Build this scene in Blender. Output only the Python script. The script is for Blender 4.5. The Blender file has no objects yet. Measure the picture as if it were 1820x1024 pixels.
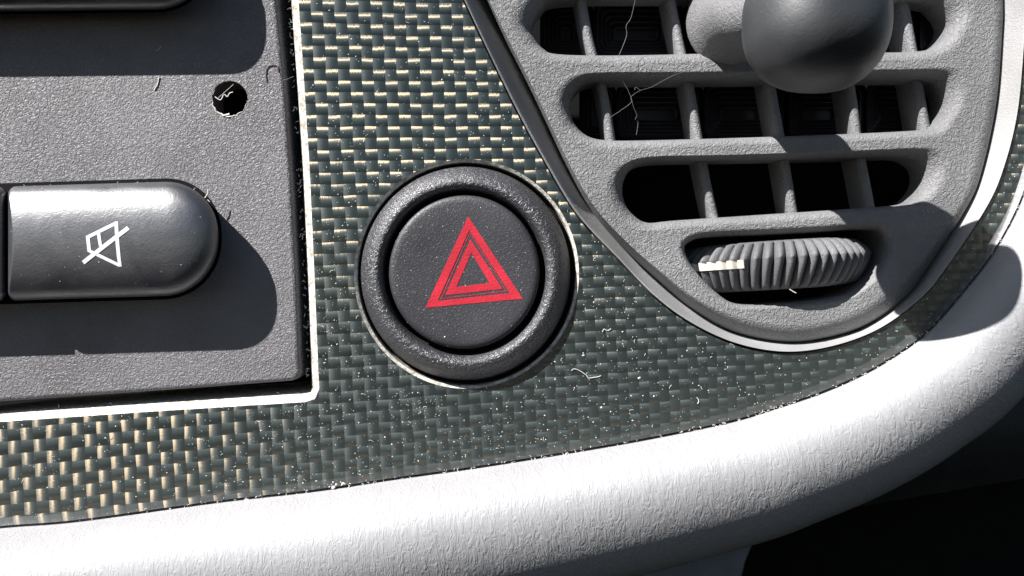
import bpy, math, random
from mathutils import Vector
from mathutils.geometry import tessellate_polygon
from mathutils.bvhtree import BVHTree
from mathutils import noise as mnoise
random.seed(7)
S = 1e-4          # one design unit is a tenth of a millimetre
D = 1600.0        # camera height above the trim, in design units
C = bpy.context.scene.collection
SC = bpy.context.scene

# ------------------------------------------------------------ camera, light
cam_d = bpy.data.cameras.new('camera'); cam = bpy.data.objects.new('camera', cam_d); C.objects.link(cam)
cam.location = (0, 0, D*S); cam.rotation_euler = (0, 0, 0)
cam_d.sensor_fit = 'HORIZONTAL'; cam_d.angle = 2*math.atan(910/D)
cam_d.clip_start = 0.002; cam_d.clip_end = 10
SC.camera = cam
ELEV = 26.5; AZ = (0.65, -0.76)     # the way the shadows fall
world = bpy.data.worlds.new('World'); SC.world = world; world.use_nodes = True
wn = world.node_tree; bg = wn.nodes['Background']
sky = wn.nodes.new('ShaderNodeTexSky'); sky.sky_type = 'NISHITA'; sky.sun_disc = False
# the dashboard stands upright: the picture's top is up, so the sky is turned to match
sky.sun_elevation = math.radians(43); sky.sun_rotation = math.radians(-128)
_tc = wn.nodes.new('ShaderNodeTexCoord'); _mp = wn.nodes.new('ShaderNodeMapping'); _mp.inputs['Rotation'].default_value = (math.radians(90), 0, 0)
wn.links.new(_tc.outputs['Generated'], _mp.inputs[0]); wn.links.new(_mp.outputs[0], sky.inputs[0])
pass; sky.dust_density = 0.6; sky.ozone_density = 1.6
wn.links.new(sky.outputs[0], bg.inputs[0]); bg.inputs[1].default_value = 0.028
sun_d = bpy.data.lights.new('sun', 'SUN'); sun = bpy.data.objects.new('sun', sun_d); C.objects.link(sun)
sun_d.energy = 4.6; sun_d.angle = math.radians(0.5); sun_d.color = (1.0, 0.975, 0.955)
sd = Vector((AZ[0], AZ[1], -math.tan(math.radians(ELEV))*math.hypot(*AZ)))
sun.rotation_euler = sd.to_track_quat('-Z', 'Y').to_euler(); sun.location = (-0.2, 0.25, 0.3)
SC.view_settings.view_transform = 'Standard'; SC.view_settings.look = 'None'
SC.view_settings.exposure = 1.35; SC.view_settings.gamma = 1; SC.view_settings.use_curve_mapping = False

# ------------------------------------------------------------ helpers
def I(X, Y, z=0.0):                   # picture position at a height -> design units
    k = (D - z)/D
    return ((X-910)*k, (512-Y)*k, z)
def cat(p0, p1, p2, p3, t):
    return tuple(0.5*((2*b)+(-a+c)*t+(2*a-5*b+4*c-d)*t*t+(-a+3*b-3*c+d)*t**3) for a, b, c, d in zip(p0, p1, p2, p3))
def spline(pts, k=8, closed=True):
    n = len(pts); out = []
    for i in range(n if closed else n-1):
        g = (lambda j: pts[j % n]) if closed else (lambda j: pts[max(0, min(n-1, j))])
        for s in range(k): out.append(cat(g(i-1), g(i), g(i+1), g(i+2), s/k))
    if not closed: out.append(tuple(pts[-1]))
    return out
class MB:
    def __init__(s): s.v = []; s.f = []; s.uv = {}
    def add(s, vs, fs):
        o = len(s.v); s.v += [tuple(v) for v in vs]; s.f += [tuple(i+o for i in f) for f in fs]
    def loft(s, loops, closed=True, cap0=False, cap1=False):
        n = len(loops[0]); vs = [p for l in loops for p in l]; fs = []
        for a in range(len(loops)-1):
            for i in range(n if closed else n-1):
                j = (i+1) % n
                fs.append((a*n+i, a*n+j, (a+1)*n+j, (a+1)*n+i))
        if cap0: fs.append(tuple(range(n))[::-1])
        if cap1: fs.append(tuple((len(loops)-1)*n+i for i in range(n)))
        s.add(vs, fs)
    def fill(s, loops):
        vs = [p for l in loops for p in l]
        tr = tessellate_polygon([[Vector((p[0], p[1], 0)) for p in l] for l in loops])
        out = []
        for a, b, c in tr:
            A, B, Cc = vs[a], vs[b], vs[c]
            cr = (B[0]-A[0])*(Cc[1]-A[1])-(B[1]-A[1])*(Cc[0]-A[0])
            if abs(cr) < 1e-9: continue
            out.append((a, b, c) if cr > 0 else (a, c, b))
        s.add(vs, out)
    def box(s, x0, x1, y0, y1, z0, z1):
        s.add([(x, y, z) for z in (z0, z1) for y in (y0, y1) for x in (x0, x1)],
              [(0,2,3,1),(4,5,7,6),(0,1,5,4),(2,6,7,3),(0,4,6,2),(1,3,7,5)])
    def tube(s, pts, r, n=6):
        loops = []
        for i, p in enumerate(pts):
            a = Vector(pts[max(0, i-1)]); b = Vector(pts[min(len(pts)-1, i+1)])
            t = (b-a).normalized(); u = t.cross(Vector((0.13, 0.21, 0.97))).normalized(); w = t.cross(u)
            rr = r(i/(len(pts)-1)) if callable(r) else r
            loops.append([tuple(Vector(p)+(u*math.cos(q)+w*math.sin(q))*rr) for q in [2*math.pi*k/n for k in range(n)]])
        s.loft(loops, True, True, True)
    def build(s, name, mat, parent=None, origin=(0,0,0), angle=40, flip=False):
        me = bpy.data.meshes.new(name)
        po = origin
        if parent is not None: po = tuple(parent['_o'])
        me.from_pydata([((v[0]-po[0])*S, (v[1]-po[1])*S, (v[2]-po[2])*S) for v in s.v], [], [f[::-1] if flip else f for f in s.f])
        me.materials.append(mat); me.validate(); me.update()
        if s.uv:
            uvl = me.uv_layers.new(name='UVMap')
            for l in me.loops: uvl.data[l.index].uv = s.uv.get(l.vertex_index, (0, 0))
        for p in me.polygons: p.use_smooth = True
        me.set_sharp_from_angle(angle=math.radians(angle))
        o = bpy.data.objects.new(name, me); C.objects.link(o)
        if parent is not None:
            o.parent = parent; o['_o'] = list(po)
        else:
            o.location = tuple(c*S for c in origin); o['_o'] = list(po)
        return o
def thing(name, label, cat_, origin, group=None):
    o = bpy.data.objects.new(name, None); C.objects.link(o); o.empty_display_size = .01
    o.location = tuple(c*S for c in origin); o['_o'] = list(origin)
    return tag(o, label, cat_, group)
def tag(o, label=None, cat_=None, group=None, kind=None):
    if label: o['label'] = label
    if cat_: o['category'] = cat_
    if group: o['group'] = group
    if kind: o['kind'] = kind
    return o

# ------------------------------------------------------------ materials
class N:
    def __init__(s, name):
        s.m = bpy.data.materials.new(name); s.m.use_nodes = True; s.t = s.m.node_tree
        s.b = s.t.nodes['Principled BSDF']; s.out = s.t.nodes['Material Output']
    def n(s, ty, **kw):
        x = s.t.nodes.new(ty)
        for k, v in kw.items(): setattr(x, k, v)
        return x
    def set(s, sock, v):
        if hasattr(v, 'is_linked') or isinstance(v, bpy.types.NodeSocket): s.t.links.new(v, sock)
        elif v is not None: sock.default_value = v
    def math(s, op, a, b=None, c=None, clamp=False):
        x = s.n('ShaderNodeMath', operation=op, use_clamp=clamp)
        s.set(x.inputs[0], a)
        if b is not None: s.set(x.inputs[1], b)
        if c is not None: s.set(x.inputs[2], c)
        return x.outputs[0]
    def px(s, sc=(1, 1, 1), src='Object'):
        tc = s.n('ShaderNodeTexCoord'); mp = s.n('ShaderNodeMapping')
        k = 1/S if src == 'Object' else 1.0
        mp.inputs['Scale'].default_value = tuple(k*c for c in sc)
        s.t.links.new(tc.outputs[src], mp.inputs[0]); return mp.outputs[0]
    def noise(s, vec, scale, detail=2, rough=.5, dist=0):
        x = s.n('ShaderNodeTexNoise'); s.set(x.inputs['Vector'], vec)
        x.inputs['Scale'].default_value = scale; x.inputs['Detail'].default_value = detail
        x.inputs['Roughness'].default_value = rough; x.inputs['Distortion'].default_value = dist
        return x.outputs[0]
    def ramp(s, f, stops):
        x = s.n('ShaderNodeValToRGB'); s.set(x.inputs[0], f)
        e = x.color_ramp.elements
        while len(e) < len(stops): e.new(.5)
        for el, (p, c) in zip(e, stops): el.position = p; el.color = (*c, 1) if len(c) == 3 else c
        return x.outputs[0]
    def bump(s, h, dist, strength=1.0, nrm=None):
        x = s.n('ShaderNodeBump'); x.inputs['Strength'].default_value = strength
        x.inputs['Distance'].default_value = dist*S; s.set(x.inputs['Height'], h)
        if nrm is not None: s.set(x.inputs['Normal'], nrm)
        return x.outputs[0]
def grain(name, col, rough=.55, cell=8.0, height=1.6, spec=.4, fine=.5, speck=.0, coat=0):
    m = N(name); p = m.px()
    a = m.noise(p, 1/cell, 2, .55, .6)
    rid = m.math('ABSOLUTE', m.math('SUBTRACT', a, .5))
    h1 = m.math('MULTIPLY', m.math('MINIMUM', rid, .12), 6.0)
    f = m.noise(p, 1/(cell*.35), 1)
    h = m.math('ADD', h1, m.math('MULTIPLY', f, fine*.5))
    m.set(m.b.inputs['Normal'], m.bump(h, height))
    big = m.noise(p, 1/160., 3, .6); sm = m.noise(p, 1/3.2, 2, .6)
    c0 = tuple(c*.84 for c in col); c1 = tuple(min(1, c*1.14) for c in col)
    base = m.ramp(big, [(.35, c0), (.7, c1)])
    if speck:
        mx = m.n('ShaderNodeMixRGB'); m.set(mx.inputs[0], m.ramp(sm, [(.66, (0,0,0)), (.74, (speck,)*3)]))
        m.set(mx.inputs[1], base); mx.inputs[2].default_value = (.5,.48,.45,1); base = mx.outputs[0]
    m.set(m.b.inputs['Base Color'], base)
    wear = m.math('MULTIPLY_ADD', m.noise(p, 1/95., 4, .65, .8), .34, rough-.17, clamp=True)
    m.set(m.b.inputs['Roughness'], wear); m.b.inputs['Specular IOR Level'].default_value = spec
    return m.m
def plain(name, col, rough=.5, spec=.5, bumpy=0, cell=10):
    m = N(name); p = m.px()
    c0 = tuple(c*.8 for c in col); c1 = tuple(min(1, c*1.2) for c in col)
    m.set(m.b.inputs['Base Color'], m.ramp(m.noise(p, 1/60., 3, .6), [(.3, c0), (.7, c1)]))
    m.b.inputs['Roughness'].default_value = rough; m.b.inputs['Specular IOR Level'].default_value = spec
    if bumpy: m.set(m.b.inputs['Normal'], m.bump(m.noise(p, 1/cell, 2), bumpy))
    return m.m

M_face = grain('radio_plastic', (.145,.140,.146), .5, 7.2, 1.1, .45, .6, .0)
M_btn = grain('button_plastic', (.021,.022,.028), .40, 9, .12, 1.0, .5, .0); M_btn.node_tree.nodes['Principled BSDF'].inputs['IOR'].default_value = 1.75
M_haz = grain('switch_plastic', (.036,.036,.041), .46, 4.2, .28, .5, .5, .0)
M_ring = grain('switch_ring_plastic', (.038,.038,.043), .44, 6.8, 1.0, 1.0, .5, .0)
M_vent = grain('vent_plastic', (.19,.189,.192), .55, 8.5, 1.35, .35, .5, .0)
M_ventsm = grain('vent_smooth_plastic', (.33,.327,.325), .5, 5, .5, .35, .5, .0)
M_fin = grain('fin_plastic', (.19,.19,.195), .5, 9, 1.2, .35, .5, .0)
M_knob = grain('knob_rubber', (.026,.028,.031), .50, 14, .12, 1.0, .3, .0)
M_wheel = grain('wheel_rubber', (.125,.125,.13), .48, 4.5, .6, .4, .5, .0)
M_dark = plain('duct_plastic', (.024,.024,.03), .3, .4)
M_stepglint = plain('duct_edge_glint', (.06,.06,.078), .35, .5)  # paler bluish tone paints the faint light along the duct steps
M_black = plain('black_cavity', (.006,.006,.006), .8, .1)
M_red = plain('red_print', (.48,.016,.034), .45, .5, .55, 4)
M_white = plain('white_print', (.72,.73,.75), .6, .3)
M_mark = plain('cream_mark', (.75,.72,.62), .6, .3)
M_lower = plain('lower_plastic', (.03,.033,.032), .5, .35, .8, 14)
M_brkt = plain('bracket_plastic', (.16,.18,.22), .55, .35)
M_seam = plain('seam_foam', (.045,.025,.018), .9, .1, 2, 8)
M_dust = plain('dust_grey', (.60,.59,.56), .9, .1)
M_lint = plain('lint_pale', (.62,.58,.54), .9, .1)
M_web = plain('web_silk', (.16,.15,.14), .6, .3)

def weave():
    m = N('carbon_weave')
    tc = m.n('ShaderNodeTexCoord'); sp = m.n('ShaderNodeSeparateXYZ'); m.t.links.new(tc.outputs['Object'], sp.inputs[0])
    X = m.math('MULTIPLY_ADD', sp.outputs[0], 1/S, 910.0)
    Y = m.math('MULTIPLY_ADD', sp.outputs[1], -1/S, 512.0)
    # a slow wobble of the cloth
    wob = m.noise(m.px(), 1/75., 2)
    X3 = m.math('MULTIPLY', m.math('POWER', m.math('MAXIMUM', X, 0.0), 3.0), 3e-9)
    u = m.math('ADD', m.math('ADD', m.math('MULTIPLY', X, .0440), X3), m.math('MULTIPLY', Y, -.0023))
    v = m.math('ADD', m.math('ADD', m.math('MULTIPLY', Y, .0447), m.math('MULTIPLY', X, -.0014)),
               m.math('MULTIPLY', m.math('MULTIPLY', X, Y), 7e-6))
    u = m.math('ADD', u, m.math('MULTIPLY', wob, .42)); v = m.math('ADD', v, m.math('MULTIPLY', wob, -.36))
    fu = m.math('FRACT', u); fv = m.math('FRACT', v)
    par = m.math('MODULO', m.math('ADD', m.math('FLOOR', u), m.math('ADD', m.math('FLOOR', v), 2000.0)), 2.0)
    M = m.math('GREATER_THAN', par, .5)       # 1: the upright tow lies on top
    iM = m.math('SUBTRACT', 1.0, M)
    A = .385
    fib_v = m.noise(m.px((1/1.6, 1/40., 1)), 1.0, 2); fib_h = m.noise(m.px((1/40., 1/1.6, 1)), 1.0, 2)
    cell = m.n('ShaderNodeTexWhiteNoise', noise_dimensions='2D')
    cv = m.n('ShaderNodeCombineXYZ'); m.set(cv.inputs[0], m.math('FLOOR', u)); m.set(cv.inputs[1], m.math('FLOOR', v))
    m.t.links.new(cv.outputs[0], cell.inputs['Vector'])
    Aj = m.math('MULTIPLY_ADD', cell.outputs[0], .06, A-.03)
    ny = m.math('MULTIPLY', Aj, m.math('COSINE', m.math('MULTIPLY', fv, math.pi)))
    ny = m.math('ADD', ny, m.math('MULTIPLY', m.math('SUBTRACT', fib_v, .5), .2))
    nx = m.math('MULTIPLY', m.math('MULTIPLY', Aj, -.42), m.math('COSINE', m.math('MULTIPLY', fu, math.pi)))
    nx = m.math('ADD', nx, m.math('MULTIPLY', m.math('SUBTRACT', fib_h, .5), .09))
    sx = m.math('MULTIPLY', m.math('SUBTRACT', fu, .5), .25); sy = m.math('MULTIPLY', m.math('SUBTRACT', fv, .5), -.25)
    cx = m.n('ShaderNodeCombineXYZ')
    m.set(cx.inputs[0], m.math('ADD', m.math('MULTIPLY', M, sx), m.math('MULTIPLY', iM, nx)))
    m.set(cx.inputs[1], m.math('ADD', m.math('MULTIPLY', M, ny), m.math('MULTIPLY', iM, sy)))
    cx.inputs[2].default_value = 1.0
    nm = m.n('ShaderNodeVectorMath', operation='NORMALIZE'); m.t.links.new(cx.outputs[0], nm.inputs[0])
    tx = m.n('ShaderNodeCombineXYZ'); m.set(tx.inputs[0], iM); m.set(tx.inputs[1], M)
    def gl(rough, an, col):
        g = m.n('ShaderNodeBsdfAnisotropic'); g.inputs['Color'].default_value = (*col, 1)
        g.inputs['Roughness'].default_value = rough; g.inputs['Anisotropy'].default_value = an; g.distribution = 'BECKMANN'
        m.t.links.new(nm.outputs[0], g.inputs['Normal']); m.t.links.new(tx.outputs[0], g.inputs['Tangent'])
        return g
    g1 = gl(.41, .68, (.043, .031, .0175)); g2 = gl(.60, .5, (.020, .022, .022))
    df = m.n('ShaderNodeBsdfDiffuse'); m.t.links.new(nm.outputs[0], df.inputs['Normal'])
    colr = m.ramp(m.math('ADD', m.math('MULTIPLY', M, .5), m.math('MULTIPLY', cell.outputs[0], .5)),
                  [(0, (.016,.024,.025)), (1, (.028,.037,.037))])
    m.set(df.inputs['Color'], colr)
    a1 = m.n('ShaderNodeAddShader'); a2 = m.n('ShaderNodeAddShader')
    m.t.links.new(df.outputs[0], a1.inputs[0]); m.t.links.new(g1.outputs[0], a1.inputs[1])
    m.t.links.new(a1.outputs[0], a2.inputs[0]); m.t.links.new(g2.outputs[0], a2.inputs[1])
    lac = m.n('ShaderNodeBsdfAnisotropic'); lac.inputs['Roughness'].default_value = .12; lac.inputs['Anisotropy'].default_value = 0
    scr = m.noise(m.px((1/4., 1/90., 1)), 1.0, 2)
    m.set(lac.inputs['Normal'], m.bump(m.noise(m.px(), 1/55., 2), 1.2))
    fr = m.n('ShaderNodeFresnel'); fr.inputs[0].default_value = 1.5
    mx = m.n('ShaderNodeMixShader'); m.t.links.new(fr.outputs[0], mx.inputs[0])
    m.t.links.new(a2.outputs[0], mx.inputs[1]); m.t.links.new(lac.outputs[0], mx.inputs[2])
    m.t.links.new(mx.outputs[0], m.out.inputs['Surface'])
    return m.m
M_weave = weave()
def edge_mat():
    m = N('cut_edge_resin'); p = m.px()
    m.set(m.b.inputs['Base Color'], m.ramp(m.noise(p, 1/11., 4, .7), [(.38, (.30,.27,.22)), (.52, (.55,.53,.48)), (.62, (.68,.67,.64))]))
    m.set(m.b.inputs['Normal'], m.bump(m.noise(p, 1/6., 3, .7), 1.5))
    m.b.inputs['Roughness'].default_value = .35; return m.m
M_edge = edge_mat()
def leather():
    m = N('pad_leather'); p = m.px((1/9., 1/25., 1), 'UV')
    w = m.noise(p, 1.0, 3, .55, .8); r = m.math('ABSOLUTE', m.math('SUBTRACT', w, .5))
    h = m.math('MULTIPLY', m.math('MINIMUM', r, .14), 5.0)
    q = m.noise(m.px((1/26., 1/90., 1), 'UV'), 1.0, 2, .5, .4)
    f = m.noise(m.px(), 1/5., 2)
    hh = m.math('ADD', m.math('ADD', h, m.math('MULTIPLY', q, 2.2)), m.math('MULTIPLY', f, .22))
    m.set(m.b.inputs['Normal'], m.bump(hh, .72))
    m.set(m.b.inputs['Base Color'], m.ramp(m.noise(m.px(), 1/200., 3, .6), [(.3, (.295,.294,.302)), (.7, (.33,.329,.337))]))
    m.b.inputs['Roughness'].default_value = .5; m.b.inputs['Specular IOR Level'].default_value = .4
    return m.m
M_pad = leather()

# ------------------------------------------------------------ outlines (picture positions)
EDGE = [(-420,972),(-200,957),(0,936),(135,925),(385,891),(560,871),(700,850),(850,829),(1000,805),(1150,779),(1300,748),(1376,725),
        (1460,697),(1535,664),(1595,629),(1650,588),(1715,515),(1771,440),(1820,343),(1852,220),(1875,80),(1888,-100),(1892,-420)]
RADIO = [(-260,-430),(-260,764),(0,734),(250,717),(540,699),(549,697),(551,690),(549,650),(543,500),(534,300),(523,130),(514,0),(500,-430)]
F_ = [(869,0),(957,176),(1013,293),(1060,372),(1120,436),(1180,487),(1240,532),(1310,562),(1390,577),(1450,574),(1517,553),(1587,510),(1634,467),(1709,357),(1728,297),(1755,178),(1767,59),(1767,0),(1760,-100),(1700,-220),(1500,-290),(1050,-290),(860,-220),(825,-110)]
RI = [(862,0),(950,178),(1006,296),(1052,376),(1108,442),(1165,497),(1228,550),(1301,592),(1391,611),(1469,605),(1549,579),(1617,529),(1660,468),(1725,365),(1752,297),(1776,180),(1785,59),(1787,0),(1780,-110),(1715,-240),(1505,-305),(1040,-305),(845,-230),(815,-115)]
RO = [(826,0),(912,180),(976,298),(1030,385),(1099,459),(1160,522),(1225,571),(1305,609),(1391,625),(1475,616),(1560,585),(1636,530),(1682,475),(1752,370),(1784,297),(1808,200),(1820,75),(1824,0),(1818,-110),(1750,-250),(1510,-330),(1030,-330),(820,-240),(775,-115)]
def circ(cx, cy, r, z, n=96, ry=None, world_=True):
    c = I(cx, cy, z)
    return [(c[0]+r*math.cos(2*math.pi*i/n), c[1]+(ry or r)*math.sin(2*math.pi*i/n), z) for i in range(n)]
def offs(loop, d):            # move an xy loop along its outward normal (loop anticlockwise: +d grows)
    n = len(loop); out = []
    ar = sum(loop[i][0]*loop[(i+1)%n][1]-loop[(i+1)%n][0]*loop[i][1] for i in range(n))
    sg = 1 if ar > 0 else -1
    for i in range(n):
        a = loop[i-1]; b = loop[(i+1)%n]; tx, ty = b[0]-a[0], b[1]-a[1]; L = math.hypot(tx, ty) or 1
        out.append((loop[i][0]+sg*d*ty/L, loop[i][1]-sg*d*tx/L, loop[i][2]))
    return out
def atz(loop, z): return [(p[0], p[1], z) for p in loop]
edge_w = [I(x, y, 0) for x, y in spline(EDGE, 8, False)]
def dense(pts, step=14):
    out = []
    for i, a in enumerate(pts):
        b = pts[(i+1) % len(pts)]; k = max(1, int(math.hypot(b[0]-a[0], b[1]-a[1])/step))
        out += [tuple(a[j]+(b[j]-a[j])*q/k for j in range(2)) for q in range(k)]
    return out
# ------------------------------------------------------------ dashboard trim
trim = thing('dashboard_trim', 'glossy dark carbon fibre trim panel with gold glinting weave around the hazard switch', 'trim panel', (0,0,0))
radio_out = [I(x, y, 0) for x, y in dense(RADIO)]
# outer loop: the edge curve closed over the top and left
outer = edge_w + [I(1892,-600), I(-420,-600)]
haz_loop = circ(829, 487, 195, 0, 128, 199)
vent_loop = offs([I(x, y, 0) for x, y in spline(RO, 8)], 4)
ch = 15.0
b = MB()
# the edge curve is bevelled: the flat face stops a little before it
inner_edge = []
for i, p in enumerate(edge_w):
    a = edge_w[max(0, i-1)]; c = edge_w[min(len(edge_w)-1, i+1)]; tx, ty = c[0]-a[0], c[1]-a[1]; L = math.hypot(tx, ty)
    inner_edge.append((p[0]-ty/L*15, p[1]+tx/L*15, 0))
outer_in = inner_edge + [I(1880,-600), I(-420,-600)]
rad1 = atz(offs(radio_out, 16), -1.6)
b.fill([outer_in, offs(radio_out, 32), offs(haz_loop, 5), vent_loop])
b.loft([inner_edge, [(p[0]*.55+q[0]*.45, p[1]*.55+q[1]*.45, -1.6) for p, q in zip(inner_edge, edge_w)], [(p[0], p[1], -4) for p in edge_w], [(p[0], p[1], -40) for p in edge_w]], False)
b.loft([offs(radio_out, 32), rad1])
panel = b.build('panel', M_weave, trim, flip=False)
b = MB()
b.loft([rad1, atz(offs(radio_out, 11), -4), atz(offs(radio_out, 3), -11), atz(radio_out, -16), atz(radio_out, -220)])
b.build('cut_edge', M_edge, trim)
b = MB()
b.loft([offs(haz_loop, 5), atz(offs(haz_loop, 3), -1.5), atz(haz_loop, -4), atz(haz_loop, -60)])
b.build('switch_hole_edge', M_edge, trim)
b = MB(); b.loft([vent_loop, atz(vent_loop, -70)]); b.build('vent_hole_edge', M_edge, trim)
b = MB(); b.box(-1500, 1230, -330, 1200, -480, -470); b.build('housing', M_black, trim)

# ------------------------------------------------------------ padded roll
pad = MB()
path = [I(x, y, 0) for x, y in spline([(-900,1010),(-650,990)]+EDGE+[(1893,-600),(1893,-800)], 10, False)]
prof = [(2,-60),(1.5,-22)]
K = 30
n = len(path); rows = []; s_acc = [0]
for i in range(1, n): s_acc.append(s_acc[-1]+math.hypot(path[i][0]-path[i-1][0], path[i][1]-path[i-1][1]))
loops = []
for i, p in enumerate(path):
    a = path[max(0, i-1)]; c = path[min(n-1, i+1)]; tx, ty = c[0]-a[0], c[1]-a[1]; L = math.hypot(tx, ty)
    nx, ny = ty/L, -tx/L
    Xp = p[0]+910
    Wd = 200 + 72*max(0, min(1, (1600-Xp)/1000)); H = .58*Wd
    row = [(p[0]+nx*4.5, p[1]+ny*4.5, -60), (p[0]+nx*4.5, p[1]+ny*4.5, -22)]
    for k in range(K+1):
        th = math.pi*(.06+1.02*k/K)
        r = Wd/2
        q_ = 4.5+r-r*math.cos(th)-.36*r*max(0, math.sin(th))**2
        row.append((p[0]+nx*q_, p[1]+ny*q_, -22+H*math.sin(th)))
    e = row[-1]
    row.append((e[0]-nx*8, e[1]-ny*8, -90)); row.append((e[0]-nx*55, e[1]-ny*55, -170)); row.append((e[0]-nx*150, e[1]-ny*150, -230)); row.append((e[0]-nx*170, e[1]-ny*170, -420))
    d = 0
    for k, q in enumerate(row):
        if k: d += math.dist(q, row[k-1])
        pad.uv[len(loops)*len(row)+k] = (s_acc[i], d)
    loops.append(row)
pad.loft(loops, False)
padroll = pad.build('padded_rim', M_pad, None, I(1000, 900, -20), flip=False)
tag(padroll, 'pale grey leather-grained padded rim curving along the lower edge of the trim', 'padding')
# dark foam seam between trim and padding
b = MB(); b.loft([[(p[0], p[1], -14) for p in edge_w], [(p[0]-(q[0]-p[0])*.7, p[1]-(q[1]-p[1])*.7, -15) for p, q in zip(inner_edge, edge_w)]], False)
o = b.build('seam_strip', M_seam, None, I(1000, 805, -14)); tag(o, 'thin dark brown foam seam between the carbon trim and the pale padding', 'seam')

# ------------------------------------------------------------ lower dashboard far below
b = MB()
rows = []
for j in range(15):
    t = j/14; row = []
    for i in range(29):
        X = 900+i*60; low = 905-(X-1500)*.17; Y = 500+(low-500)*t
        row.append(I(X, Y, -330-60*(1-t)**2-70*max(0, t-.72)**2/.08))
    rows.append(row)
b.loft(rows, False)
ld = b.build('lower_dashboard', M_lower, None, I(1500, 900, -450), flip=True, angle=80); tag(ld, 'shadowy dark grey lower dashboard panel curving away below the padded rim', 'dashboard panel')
b = MB(); w_ = [I(x, y, -620) for x, y in ((200,400),(3200,400),(3200,1800),(200,1800))]; b.fill([w_])
b.build('dark_void_sheet', M_black, ld)  # black sheet paints the unlit void under the lower dashboard
b = MB()
q = [(1000,930),(1345,930),(1338,960),(1322,1000),(1310,1050),(1300,1150),(1000,1150)]
top = [I(x, y, -210) for x, y in q]
b.fill([top]); b.loft([top, atz(offs(top, 5), -218), atz(offs(top, 6), -330)])
o = b.build('support_bracket', M_brkt, None, I(1200, 1000, -330)); tag(o, 'smooth blue-grey plastic bracket peeking out beneath the padded rim', 'bracket')

# ------------------------------------------------------------ radio
ZR = 6
radio = thing('car_radio', 'matt charcoal car radio faceplate with grained surface and rounded push buttons', 'car radio', I(250, 350, -60))
RF = [(-240,-430),(-240,744),(0,714),(250,697),(400,686),(518,677),(528,673),(533,664),(532,640),(527,500),(518,330),(508,180),(497,60),(491,0),(478,-430)]
rf = [I(x, y, ZR) for x, y in dense(RF, 12)]
hole = circ(408, 176, 32, ZR, 40)
b = MB()
b.fill([offs(rf, -7), hole])
b.loft([offs(rf, -7), atz(offs(rf, -4), ZR-.7), atz(offs(rf, -1.5), ZR-2.6), atz(rf, ZR-6), atz(offs(rf, 1), -220)])
rng = random.Random(4)
b.loft([hole, atz(offs(hole, 1.5), ZR-4), atz(offs(hole, 0), -60)])
b.build('faceplate', M_face, radio, flip=False)
b = MB()   # ragged pale burr round the screw hole
pts = []
for k in range(34):
    a = math.radians(150+k*6.2); r = 31+rng.uniform(-1.2, 1.2)
    c = I(408, 176, ZR); pts.append((c[0]+r*math.cos(a), c[1]+r*math.sin(a), ZR+rng.uniform(-.6, .8)))
b.tube(pts, lambda t: .3+1.0*math.sin(t*math.pi)**3+rng.uniform(-.2, .3), 5)
pts = [I(x, y, ZR-1) for x, y in spline([(382,172),(392,178),(398,168),(404,172),(408,166),(414,164)], 4, False)]
b.tube(pts, .9, 5); b.tube([I(x, y, ZR) for x, y in ((388,174),(415,150))], .4, 4)
b.tube([I(x, y, ZR) for x, y in ((392,202),(398,206),(408,203))], 2.0, 5)
b.build('hole_burr', M_lint, radio)
def rrect(x0, x1, y0, y1, rl, rr, z, n=10, skew=-.03):
    out = []
    for cx, cy, r, a0 in ((x1-rr, y1-rr, rr, 90), (x0+rl, y1-rl, rl, 180), (x0+rl, y0+rl, rl, 270), (x1-rr, y0+rr, rr, 0)):
        for k in range(n+1):
            a = math.radians(a0-0+k*90/n if False else a0+k*90/n)
            X = cx+r*math.cos(a); Y = cy - r*math.sin(a)*-1
            out.append((X, Y))
    return out
def rounded(x0, x1, yt, yb, rl, rr, n=12):
    pts = []
    for cx, cy, r, a0 in ((x1-rr, yt+rr, rr, 0), (x0+rl, yt+rl, rl, 90), (x0+rl, yb-rl, rl, 180), (x1-rr, yb-rr, rr, 270)):
        for k in range(n+1):
            a = math.radians(a0+90*k/n); pts.append((cx+r*math.cos(a), cy-r*math.sin(a)))
    return pts
def pillow(x0, x1, yt, yb, rl, rr, prof, slope=-.03, dx=0, dy=0, lk=.12):
    loops = []
    for d, z in prof:
        L = []
        for X, Y in rounded(x0+lk*d, x1-d, yt+d, yb-d, max(2, rl-d), max(2, rr-d)):
            L.append(I(X+dx, Y+slope*(X-200)+dy, z))
        loops.append(L)
    m = MB(); m.loft(loops, True, False, True); return m
PROF = [(0,-30),(0,44),(1.5,51),(5,57),(11,62),(20,67),(30,71),(42,74),(56,76.3),(72,77.8),(88,78.5),(96,78.7)]
PROF = [(d, z*1.22 if z > 0 else z) for d, z in PROF]
bt = pillow(14, 388, 326, 529, 16, 96, PROF).build('button', M_btn, radio, angle=60)
tag(bt, 'wide rounded black button printed with a crossed-out speaker')
# neighbour to the left and the button above
pillow(-360, 11, 326, 529, 60, 16, PROF, lk=1).build('button', M_btn, radio, angle=60)
PROF2 = [(d, z*.97) for d, z in PROF]
pillow(-360, 372, -185, 18, 16, 92, PROF2, -.012).build('button', M_btn, radio, angle=60)
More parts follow.
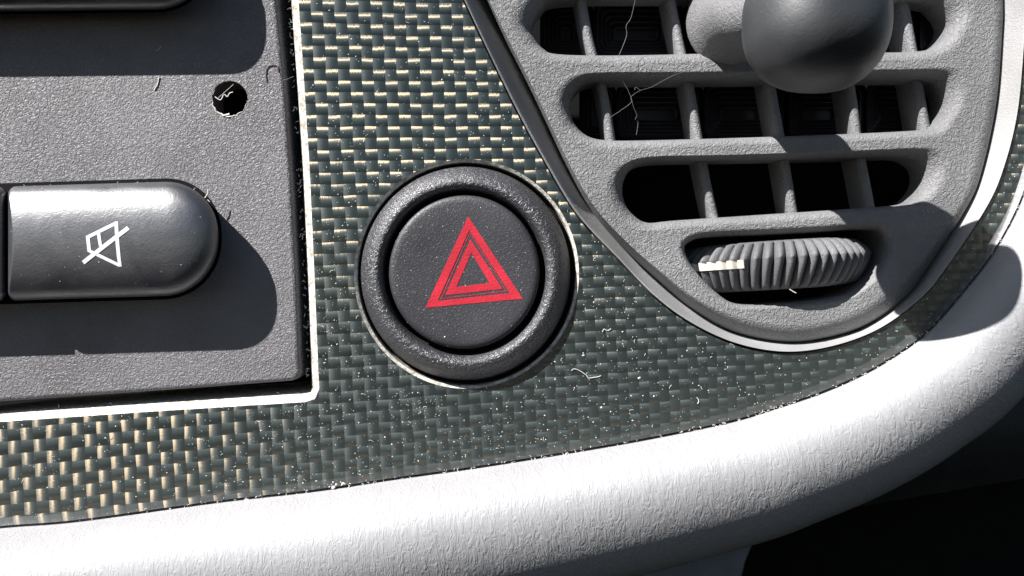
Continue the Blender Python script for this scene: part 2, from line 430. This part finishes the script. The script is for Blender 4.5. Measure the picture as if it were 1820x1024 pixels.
# dark slot round the buttons
for (x0, x1, yt, yb, rl, rr, sl) in ((-365, 394, 320, 535, 60, 100, -.03), (-366, 379, -191, 23, 20, 97, -.012)):
    L = [I(X, Y+sl*(X-200), ZR+.5) for X, Y in rounded(x0, x1, yt, yb, rl, rr)]
    b = MB(); b.fill([L]); b.build('button_slot', M_black, radio)
dg = bpy.context.evaluated_depsgraph_get()
def bvh_of(objs):
    vs = []; fs = []
    for o in objs:
        base = o['_o']
        off = len(vs)
        vs += [Vector((v.co.x/S+base[0], v.co.y/S+base[1], v.co.z/S+base[2])) for v in o.data.vertices]
        fs += [tuple(i+off for i in p.vertices) for p in o.data.polygons]
    return BVHTree.FromPolygons(vs, fs)
def drape(tree, x, y, lift):
    h = tree.ray_cast(Vector((x, y, 900)), Vector((0, 0, -1)))
    return (x, y, (h[0].z if h[0] else 0)+lift)
def stroke(mb, tree, a, b_, w, zguess, lift=.5):
    A = I(*a, zguess); B = I(*b_, zguess); tx, ty = B[0]-A[0], B[1]-A[1]; L = math.hypot(tx, ty); ux, uy = tx/L, ty/L
    k = max(1, int(L/4)); l1 = []; l2 = []
    for i in range(k+1):
        x = A[0]+tx*i/k; y = A[1]+ty*i/k
        l1.append(drape(tree, x-uy*w/2, y+ux*w/2, lift)); l2.append(drape(tree, x+uy*w/2, y-ux*w/2, lift))
    mb.loft([l1, l2], False)
tb = bvh_of([bt]); b = MB()
for k, (p, q, w) in enumerate((((157,421),(207,396),5.8),((206,394),(212,474),6),((212,472),(159,446),5.4),((159,448),(156,419),6),((175,413),(179,438),5.6),((147,467),(228,405),7))):
    stroke(b, tb, p, q, w, 96, .45+.06*k)
b.build('speaker_symbol', M_white, bt)

# ------------------------------------------------------------ hazard switch
hz = thing('hazard_switch', 'round black hazard warning switch with red double triangle', 'switch', I(829, 487, -60))
def rings(cx, cy, prof, n=128, k=1.02):
    c = I(cx, cy, 0)
    return [[(c[0]+r*math.cos(2*math.pi*i/n), c[1]+r*k*math.sin(2*math.pi*i/n), z) for i in range(n)] for r, z in prof]
b = MB()
b.loft(rings(827, 486, [(188,-60),(188,-14),(187,-8),(185,-3),(183,0),(181,3),(179,8),(175,15),(170,21.5),(164,27),(158,30),(154,30.5),(150,28.5),(146,24),(143,17),(141.8,8),(141.3,0),(141,-60)]))
b.build('surround_ring', M_ring, hz, angle=70)
b = MB()
b.loft(rings(826, 484, [(133,-60),(133,12),(132.6,16.5),(131,20.5),(128,23),(124,24.2),(118,24.6),(90,23.6),(60,22.6),(30,22.1),(4,22)]), True, False, True)
hb = b.build('button', M_haz, hz, angle=70)
b = MB(); b.loft(rings(828, 487, [(194,-30),(2,-30.5)]), True); b.build('socket', M_black, hz)
th_ = bvh_of([hb])
b = MB()
def tri_band(o3, i3, lift):
    zg = 23
    for k in range(3):
        a0, a1 = o3[k], o3[(k+1)%3]; c0, c1 = i3[k], i3[(k+1)%3]
        l1 = []; l2 = []
        for s in range(21):
            t = s/20
            p = I(a0[0]+(a1[0]-a0[0])*t, a0[1]+(a1[1]-a0[1])*t, zg); q = I(c0[0]+(c1[0]-c0[0])*t, c0[1]+(c1[1]-c0[1])*t, zg)
            l1.append(drape(th_, p[0], p[1], lift)); l2.append(drape(th_, q[0], q[1], lift))
        m1 = [(p[0], p[1], p[2]-1) for p in l1]; m2 = [(p[0], p[1], p[2]-1) for p in l2]
        b.loft([m1, l1, l2, m2], False)
tri_band([(832,385),(756,547),(929,531)], [(834,409),(778,535),(906,521)], .55)
tri_band([(836,425),(791,525),(893,513.5)], [(838,449),(811,510),(870,503)], .55)
tri_band([(835,413.5),(783,531.5),(901,518.5)], [(835.2,415.5),(785,530.3),(899.5,517.6)], .5)
b.build('warning_triangle', M_red, hb, angle=30, flip=True)

# ------------------------------------------------------------ air vent
ZF = -22; ZG = -36
vent = thing('air_vent', 'grey grained plastic air vent with slotted grille and ribbed thumbwheel', 'air vent', I(1400, 250, -300))
ro = [I(x, y, 4) for x, y in spline(RO, 10)]; 
_zg = [-112,-110,-104,-96,-87,-77,-66,-56]+[-47]*5+[ZG]*5+[-50,-60]+[-100]*4
ri = [I(x, y, z) for x, y, z in spline([(p[0], p[1], z) for p, z in zip(RI, _zg)], 10)]
gz = [p[2] for p in ri]
def mixz(t, top, extra=0): return [(p[0]+(q[0]-p[0])*t, p[1]+(q[1]-p[1])*t, p[2]+(q[2]-p[2])*t+extra) for p, q in zip(ro, ri)]
b = MB()
def lerp(l1, l2, t, z): return [(p[0]+(q[0]-p[0])*t, p[1]+(q[1]-p[1])*t, z) for p, q in zip(l1, l2)]
b.loft([offs(ro, 0), mixz(.04,0,3), mixz(.09,0,4), mixz(.16,0,2), mixz(.3,0), mixz(.6,0,-2), mixz(.9,0,-1), mixz(1.0,0), [(p[0],p[1],p[2]-8) for p in mixz(1.3,0)]][::1])
b.loft([atz(ro, -60), ro])
b.build('bezel', M_ventsm, vent, angle=50)
# grille face
ff = [I(x, y, ZF) for x, y in spline(F_, 10)]; fb = [(p[0]+(q[0]-p[0])*.12, p[1]+(q[1]-p[1])*.12, p[2]-3) for p, q in zip(ri, ff)]
def mixf(t, s): return [(p[0]+(q[0]-p[0])*t, p[1]+(q[1]-p[1])*t, p[2]+(ZF-p[2])*s) for p, q in zip(ri, ff)]
SLOTS = [
 ([(906,30),(915,60),(940,84),(985,101),(1100,104),(1300,100),(1500,99),(1640,97),(1690,82),(1722,50),(1733,10),(1722,-20),(1690,-35),(1500,-35),(1200,-30),(980,-28),(930,-12)],
  [(943,52),(952,72),(966,88),(992,98),(1100,100),(1300,96),(1500,95),(1625,93),(1662,80),(1680,58),(1683,38),(1668,15),(1640,3),(1500,0),(1200,-5),(1000,-2),(960,18)]),
 ([(983,192),(992,160),(1020,136),(1070,128),(1200,127),(1400,125),(1600,122),(1690,120),(1715,130),(1722,155),(1712,190),(1690,220),(1650,236),(1500,243),(1300,250),(1150,254),(1070,256),(1030,242),(998,222)],
  [(1013,193),(1022,165),(1045,148),(1085,144),(1200,144),(1400,142),(1600,140),(1650,143),(1668,155),(1676,180),(1670,206),(1655,224),(1630,232),(1500,239),(1300,246),(1150,250),(1080,250),(1045,243),(1022,222)]),
 ([(1077,341),(1085,312),(1110,290),(1160,278),(1300,275),(1500,268),(1640,262),(1680,268),(1690,285),(1688,310),(1672,338),(1635,364),(1500,378),(1350,388),(1200,398),(1150,402),(1110,390),(1085,367)],
  [(1106,334),(1115,308),(1135,293),(1175,287),(1300,285),(1500,281),(1590,278),(1620,284),(1637,300),(1638,325),(1622,350),(1595,364),(1500,372),(1350,382),(1200,392),(1150,396),(1125,382),(1110,360)]),
 ([(1206,447),(1213,425),(1250,410),(1350,405),(1450,400),(1540,395),(1578,400),(1592,425),(1584,462),(1555,503),(1510,532),(1450,543),(1380,548),(1310,550),(1262,527),(1224,482)],
  [(1216,445),(1224,431),(1255,422),(1350,418),(1450,413),(1530,408),(1560,413),(1570,432),(1564,462),(1540,495),(1500,522),(1450,532),(1390,538),(1310,540),(1270,518),(1232,478)]),
]
b = MB(); outs = []
for k, (o_, i_) in enumerate(SLOTS):
    hgt = (34, 34, 34, 26)[k]
    ym = sum(p[1] for p in o_)/len(o_); oo = [I(x, y+(9 if y > ym+30 and k < 3 else 0), ZF) for x, y in spline(o_, 7)]; ii = [I(x, y, ZF-hgt) for x, y in spline(i_, 7)]
    outs.append(oo)
    LL = []
    for s in range(9):
        t = s/8; a = t*math.pi/2
        LL.append(lerp(oo, ii, .08*t+.92*math.sin(a) if k != 3 else math.sin(a), ZF-hgt*(1-math.cos(a)) if s else ZF))
    LL += [atz(ii, ZF-hgt-14), atz(ii, (-110, -110, -110, -160)[k])]
    b.loft(LL)
b.fill([ff]+outs)
b.loft([fb, mixf(.25,.3), mixf(.45,.58), mixf(.62,.78), mixf(.78,.92), mixf(.9,.98), ff])
grille = b.build('grille', M_vent, vent, angle=55)
# fins
def fin(path, z0, z1, w=21):
    P = spline(path, 8, False); m = MB(); loops = []
    pr = [(-w/2, z1), (-w/2, z0-12), (-w*.42, z0-5), (-w*.22, z0-1), (0, z0), (w*.22, z0-1), (w*.42, z0-5), (w/2, z0-12), (w/2, z1)]
    for X, Y in P:
        c = I(X, Y, z0); loops.append([(c[0]+dx, c[1], z) for dx, z in pr])
    m.loft(loops, False); return m
for path in ([(1024,-60),(1045,60),(1072,160),(1088,262)], [(1182,-60),(1208,70),(1228,160),(1243,250),(1258,330),(1275,405)],
             [(1340,-60),(1362,90),(1377,180),(1390,250),(1402,320),(1415,398)], [(1480,-60),(1503,90),(1518,180),(1527,250),(1540,320),(1553,388)],
             [(1597,-60),(1620,60),(1637,160),(1652,250)]):
    fin(path, -62, -142, 19).build('fin', M_fin, vent, angle=50)
# duct funnels behind the grille
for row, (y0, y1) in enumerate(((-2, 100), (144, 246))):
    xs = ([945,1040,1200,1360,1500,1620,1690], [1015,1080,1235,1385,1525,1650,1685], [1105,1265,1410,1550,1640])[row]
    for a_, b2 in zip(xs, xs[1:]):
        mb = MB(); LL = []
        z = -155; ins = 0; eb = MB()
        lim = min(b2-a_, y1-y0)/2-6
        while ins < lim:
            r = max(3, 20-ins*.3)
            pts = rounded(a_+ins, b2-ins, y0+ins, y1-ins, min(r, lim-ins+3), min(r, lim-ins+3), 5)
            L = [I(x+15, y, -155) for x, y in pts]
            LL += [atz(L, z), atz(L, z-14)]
            if ins: eb.tube([(p[0], p[1], z+1.2) for p in L+L[:1]], 1.0, 5)  # thin tube carries the painted lit rim of each step
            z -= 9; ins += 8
        mb.loft(LL, True, False, True); dc = mb.build('duct_cell', M_dark, vent, angle=30); eb.build('step_glint', M_stepglint, dc)
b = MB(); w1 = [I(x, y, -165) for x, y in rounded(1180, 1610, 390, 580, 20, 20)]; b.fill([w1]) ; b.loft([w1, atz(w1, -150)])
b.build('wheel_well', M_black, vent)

# thumbwheel
wc = I(1416, 468, ZF+45); R0 = 190
zc = ZF+54-R0
tilt = math.radians(3.5)
NT = 56; m = MB(); loops = []
prof = [(yy, 1-((30 if yy < 12 else 42)*(abs(yy-12)/(57 if yy < 12 else 38))**1.6+(14*max(0,(abs(yy)-38)/6)**2))/R0) for yy in (-45,-44,-42,-39,-35,-30,-24,-18,-12,-6,0,6,10,12,14,18,23,28,33,37,40,42,43.5)]
per = 14; nn = NT*per
for yy, rf_ in prof:
    L = []
    for i in range(nn):
        a = 2*math.pi*i/nn; ph = (i % per)/per
        tooth = abs(math.sin(math.pi*ph))**.7
        dep = 16 if abs(yy) < 40 else 8
        sec = .8 if (yy > 11) else 0
        r = R0*rf_ - dep*(1-tooth) + sec
        x = r*math.sin(a + yy*.0009); z = r*math.cos(a + yy*.0009)
        X = x*math.cos(tilt)-yy*math.sin(tilt); Yv = x*math.sin(tilt)+yy*math.cos(tilt)
        L.append((wc[0]+X, wc[1]+Yv, zc+z))
    loops.append(L)
m.loft(loops, True, True, True)
wheel = m.build('thumbwheel', M_wheel, vent, angle=60, flip=True)
# painted mark round part of the rim
m = MB(); l1 = []; l2 = []; l3 = []; l4 = []
tw = bvh_of([wheel])
for i in range(90):
    a = math.radians(-72+i*44/89)
    for L, yy, dr in ((l3, -3, -4), (l1, -3, 1.2), (l2, 12, 1.2), (l4, 12, -4)):
        ph = (((a/(2*math.pi))*NT) % 1)
        tooth = abs(math.sin(math.pi*ph))**.7
        r = R0-16*(1-tooth)*.8-30*(max(0, 12-yy)/57)**1.6+dr+.6
        x = r*math.sin(a); z = r*math.cos(a)
        L.append((wc[0]+x*math.cos(tilt)-yy*math.sin(tilt), wc[1]+x*math.sin(tilt)+yy*math.cos(tilt), zc+z))
m.loft([l3, l1, l2, l4], False); m.build('position_mark', M_mark, wheel, angle=40)

# adjusting lever: grained stalk and smooth knob
b = MB()
ax = [Vector(I(1300, 40, -60)), Vector(I(1300, 38, -25)), Vector(I(1298, 36, -5)), Vector(I(1302, 34, 30)), Vector(I(1312, 32, 90)), Vector(I(1345, 26, 170)), Vector(I(1395, 20, 240))]
loops = []
for k, p in enumerate(ax):
    r = (84, 76, 62, 54, 50, 46, 42)[k]; ry = (88, 82, 66, 56, 50, 46, 42)[k]
    loops.append([(p.x+r*math.cos(2*math.pi*i/40), p.y+ry*math.sin(2*math.pi*i/40), p.z+(.35*r*-math.cos(2*math.pi*i/40) if k > 3 else 0)) for i in range(40)])
b.loft(loops, True)
lever = b.build('lever', M_vent, vent, angle=80)
b = MB(); n1, n2 = 48, 72; loops = []
kc = Vector(I(1446, 42, 255)); rx, ry, rz = 107, 104, 112
axis = Vector((.10, 0, 1)).normalized(); 
q = Vector((0,0,1)).rotation_difference(axis)
for i in range(1, n1):
    t = math.pi*i/n1; L = []
    for j in range(n2):
        a = 2*math.pi*j/n2
        e = lambda c, p: math.copysign(abs(c)**p, c)
        v = Vector((rx*e(math.sin(t), .85)*e(math.cos(a+.25), .86), ry*e(math.sin(t), .85)*e(math.sin(a+.25), .86), rz*math.cos(t)))
        if v.z < 0: v.x *= 1+.12*v.z/rz; v.y *= 1+.12*v.z/rz
        v = q @ v; L.append(tuple(kc+v))
    loops.append(L)
b.loft(loops, True, True, True); b.build('knob', M_knob, lever, angle=80, flip=True)

# ------------------------------------------------------------ cobweb, fibres, lint, dust
def thread(name, pts, z, r, mat, label, cat_, group=None):
    P = [I(p[0], p[1], p[2] if len(p) > 2 else z) for p in pts]
    P = spline(P, 6, False)
    g = random.Random(len(label)); P = [(x+g.uniform(-.35,.35), y+g.uniform(-.35,.35), zz) for x, y, zz in P]
    m = MB(); m.tube(P, r, 5); o = m.build(name, mat, None, P[0]); return tag(o, label, cat_, group)
cw = thing('cobweb', 'fine pale cobweb threads strung across the left cells of the vent grille', 'cobweb', I(1120, 180, 0))
for pts in ([(1131,-10,14),(1122,30,2),(1113,46,-2),(1114,62,-2),(1106,85,2),(1098,103,10)],
            [(1102,128,6),(1108,146,-8),(1116,160,-10),(1122,175,-12),(1126,190,-16),(1132,205,-20),(1129,212,-22),(1134,218,-25),(1131,240,-25)],
            [(1084,209,-28),(1104,196,-22),(1122,182,-14),(1122,172,-12),(1138,161,-8),(1158,155,-4),(1176,145,0),(1200,133,6),(1232,122,10)],
            [(1138,161,-8),(1130,155,-8),(1128,160,-8)]):
    m = MB(); P = spline([I(*p) for p in pts], 5, False); m.tube(P, .36, 4); m.build('thread', M_web, cw)
G = 'stray lint fibres on the dashboard'
thread('lint_fibre', [(1016,659),(1019,656),(1026,657),(1034,661),(1042,667),(1046,672),(1054,671),(1062,670),(1068,668)], 1.6, .6, M_lint, 'curly white fibre lying on the carbon trim below right of the hazard switch', 'lint', G)
thread('lint_fibre', [(473,145),(472,130),(476,118),(486,115),(493,118),(495,128)], ZR+1.5, .8, plain('hair_brown', (.12,.09,.09), .6), 'dark curled hair on the right edge of the radio faceplate', 'lint', G)
thread('lint_fibre', [(274,160),(280,150),(283,137)], ZR+1.2, .9, M_lint, 'short beige fibre on the radio at the edge of the upper shadow', 'lint', G)
thread('lint_fibre', [(276,90),(282,88),(286,82)], ZR+1.2, .6, M_dust, 'tiny pale fibre inside the upper shadow on the radio', 'lint', G)
thread('lint_fibre', [(925,526),(929,521),(931,517)], 22, 1.0, M_dust, 'tiny white crumb fibre at the right corner of the red triangle', 'lint', G)
thread('lint_fibre', [(364,352),(369,344),(370,336)], 30, .9, M_lint, 'pale fibre standing at the upper right corner of the speaker button', 'lint', G)
thread('lint_fibre', [(498,144),(510,141),(522,136)], 4, .35, M_web, 'thin web strand bridging the gap right of the radio', 'lint', G)
thread('lint_fibre', [(1403,514),(1409,518),(1415,521)], 22, .8, M_lint, 'short fibre on the lower edge of the ribbed thumbwheel', 'lint', G)
thread('lint_fibre', [(1071,590),(1074,585),(1080,588),(1086,584)], 1.5, .7, M_dust, 'small white curl on the trim under the vent bezel', 'lint', G)
thread('lint_fibre', [(1238,706),(1242,712),(1240,718)], 1.5, .6, M_dust, 'small pale fibre on the trim near the lower right edge', 'lint', G)
thread('lint_fibre', [(840,493),(833,502)], 20, .7, M_lint, 'tiny beige fibre in the middle of the red triangle', 'lint', G)
# seam lint: nobody could count it
g = random.Random(11); b = MB()
for _ in range(260):
    i = g.randrange(24, len(edge_w)-24); p = edge_w[i]; qx, qy = p[0]+g.gauss(0, 3)+g.uniform(0, 6), p[1]+g.gauss(0, 2.4)
    L = g.uniform(1.5, 7); a = g.uniform(0, 6.28); cv = g.uniform(-1.2, 1.2); pts = []
    for k in range(5):
        pts.append((qx, qy, -6+k*g.uniform(.2, 1.6))); qx += L*math.cos(a)/3; qy += L*math.sin(a)/3; a += cv
    b.tube(pts, g.uniform(.25, .6), 4)
def crumb(mb, x, y, z, r, g, nrm=None):
    vs = []; 
    for k in range(5):
        a = 2*math.pi*k/5+g.uniform(-.4, .4); rr = r*g.uniform(.6, 1.3); vs.append((x+rr*math.cos(a), y+rr*math.sin(a), z))
    vs.append((x+g.uniform(-.3,.3)*r, y+g.uniform(-.3,.3)*r, z+r*g.uniform(.4, .9)))
    mb.add(vs, [(k, (k+1) % 5, 5) for k in range(5)])
for _ in range(12): crumb(b, *I(588+g.gauss(0, 9), 861+g.gauss(0, 2.5), -4), g.uniform(2, 5), g)
for x, y in ((768,858),(778,862),(765,848)): crumb(b, *I(x, y, 8), 3, g)
o = b.build('seam_lint', M_lint, None, I(700, 850, -6)); tag(o, 'pale fluff and crumbs caught along the seam under the carbon trim', 'lint', None, 'stuff')
# ragged fluff on the cut edges
b = MB()
for _ in range(150):
    t = g.random()
    if t < .5: y = g.uniform(-20, 690); x = 514+ (y/700)*37+g.uniform(-2, 5); z = -14
    elif t < .75: x = g.uniform(0, 545); y = 734-.064*x+g.uniform(-3, 3); z = -14
    else:
        x = g.uniform(20, 372); y = 331-.03*(x-200)+(max(0, x-290)/80)**2*28+g.uniform(-3, 2); z = 40
    qx, qy, qz = I(x, y, z); a = g.uniform(0, 6.28); pts = []
    for k in range(4):
        pts.append((qx, qy, qz+k*.6)); L = g.uniform(.8, 2.6); qx += L*math.cos(a); qy += L*math.sin(a); a += g.uniform(-1, 1)
    b.tube(pts, g.uniform(.3, .7), 4)
o = b.build('edge_fluff', M_dust, None, I(540, 400, -14)); tag(o, 'white fluff clinging to the cut trim edge and top of the radio button', 'lint', None, 'stuff')
# dust specks dropped straight down on the surfaces
surf = [o for o in bpy.data.objects if o.type == 'MESH' and o.name.split('.')[0] in ('panel', 'faceplate', 'button', 'surround_ring', 'grille', 'bezel', 'knob', 'padded_rim', 'thumbwheel')]
tree = bvh_of(surf); cnt = 0
bounds = []; acc = 0
for o in surf: acc += len(o.data.polygons); bounds.append((acc, o.name.split('.')[0]))
prob = {'panel': 1.0, 'faceplate': .06, 'button': .4, 'surround_ring': .12, 'grille': .02, 'bezel': .03, 'knob': .05, 'padded_rim': .006, 'thumbwheel': .08}
b = MB()
for _ in range(26000):
    x = g.uniform(-930, 930); y = g.uniform(-520, 530)
    dens = .28+.72*math.exp(-((x+120)**2+(y+180)**2)/(2*330**2))
    h = tree.ray_cast(Vector((x, y, 900)), Vector((0, 0, -1)))
    if h[0] is None or h[1].z < .25 and h[1].z > -.25: continue
    nm = next(n_ for a_, n_ in bounds if h[2] < a_)
    dens *= .35+1.1*max(0, mnoise.noise(Vector((x/60, y/60, 3)))+.35)
    if g.random() > prob[nm]*dens: continue
    r = .4+abs(g.gauss(0, .38))
    if g.random() < .03: r *= 1.8
    if nm != 'panel': r *= .8
    if g.random() < .03:
        a = g.uniform(0, 6.28); L = g.uniform(2, 6)
        b.tube([(x, y, h[0].z+.3), (x+L*math.cos(a), y+L*math.sin(a), h[0].z+.8), (x+L*math.cos(a)+L*.6*math.cos(a+.8), y+L*math.sin(a)+L*.6*math.sin(a+.8), h[0].z+.4)], .3, 3)
    else: crumb(b, x, y, h[0].z-.05, r, g)
    cnt += 1
o = b.build('dust', M_dust, None, I(900, 600, 0), angle=20); tag(o, 'fine white dust specks scattered over trim, radio and switch', 'dust', None, 'stuff')
print('specks', cnt)
for o in bpy.data.objects:
    if '_o' in o: del o['_o']
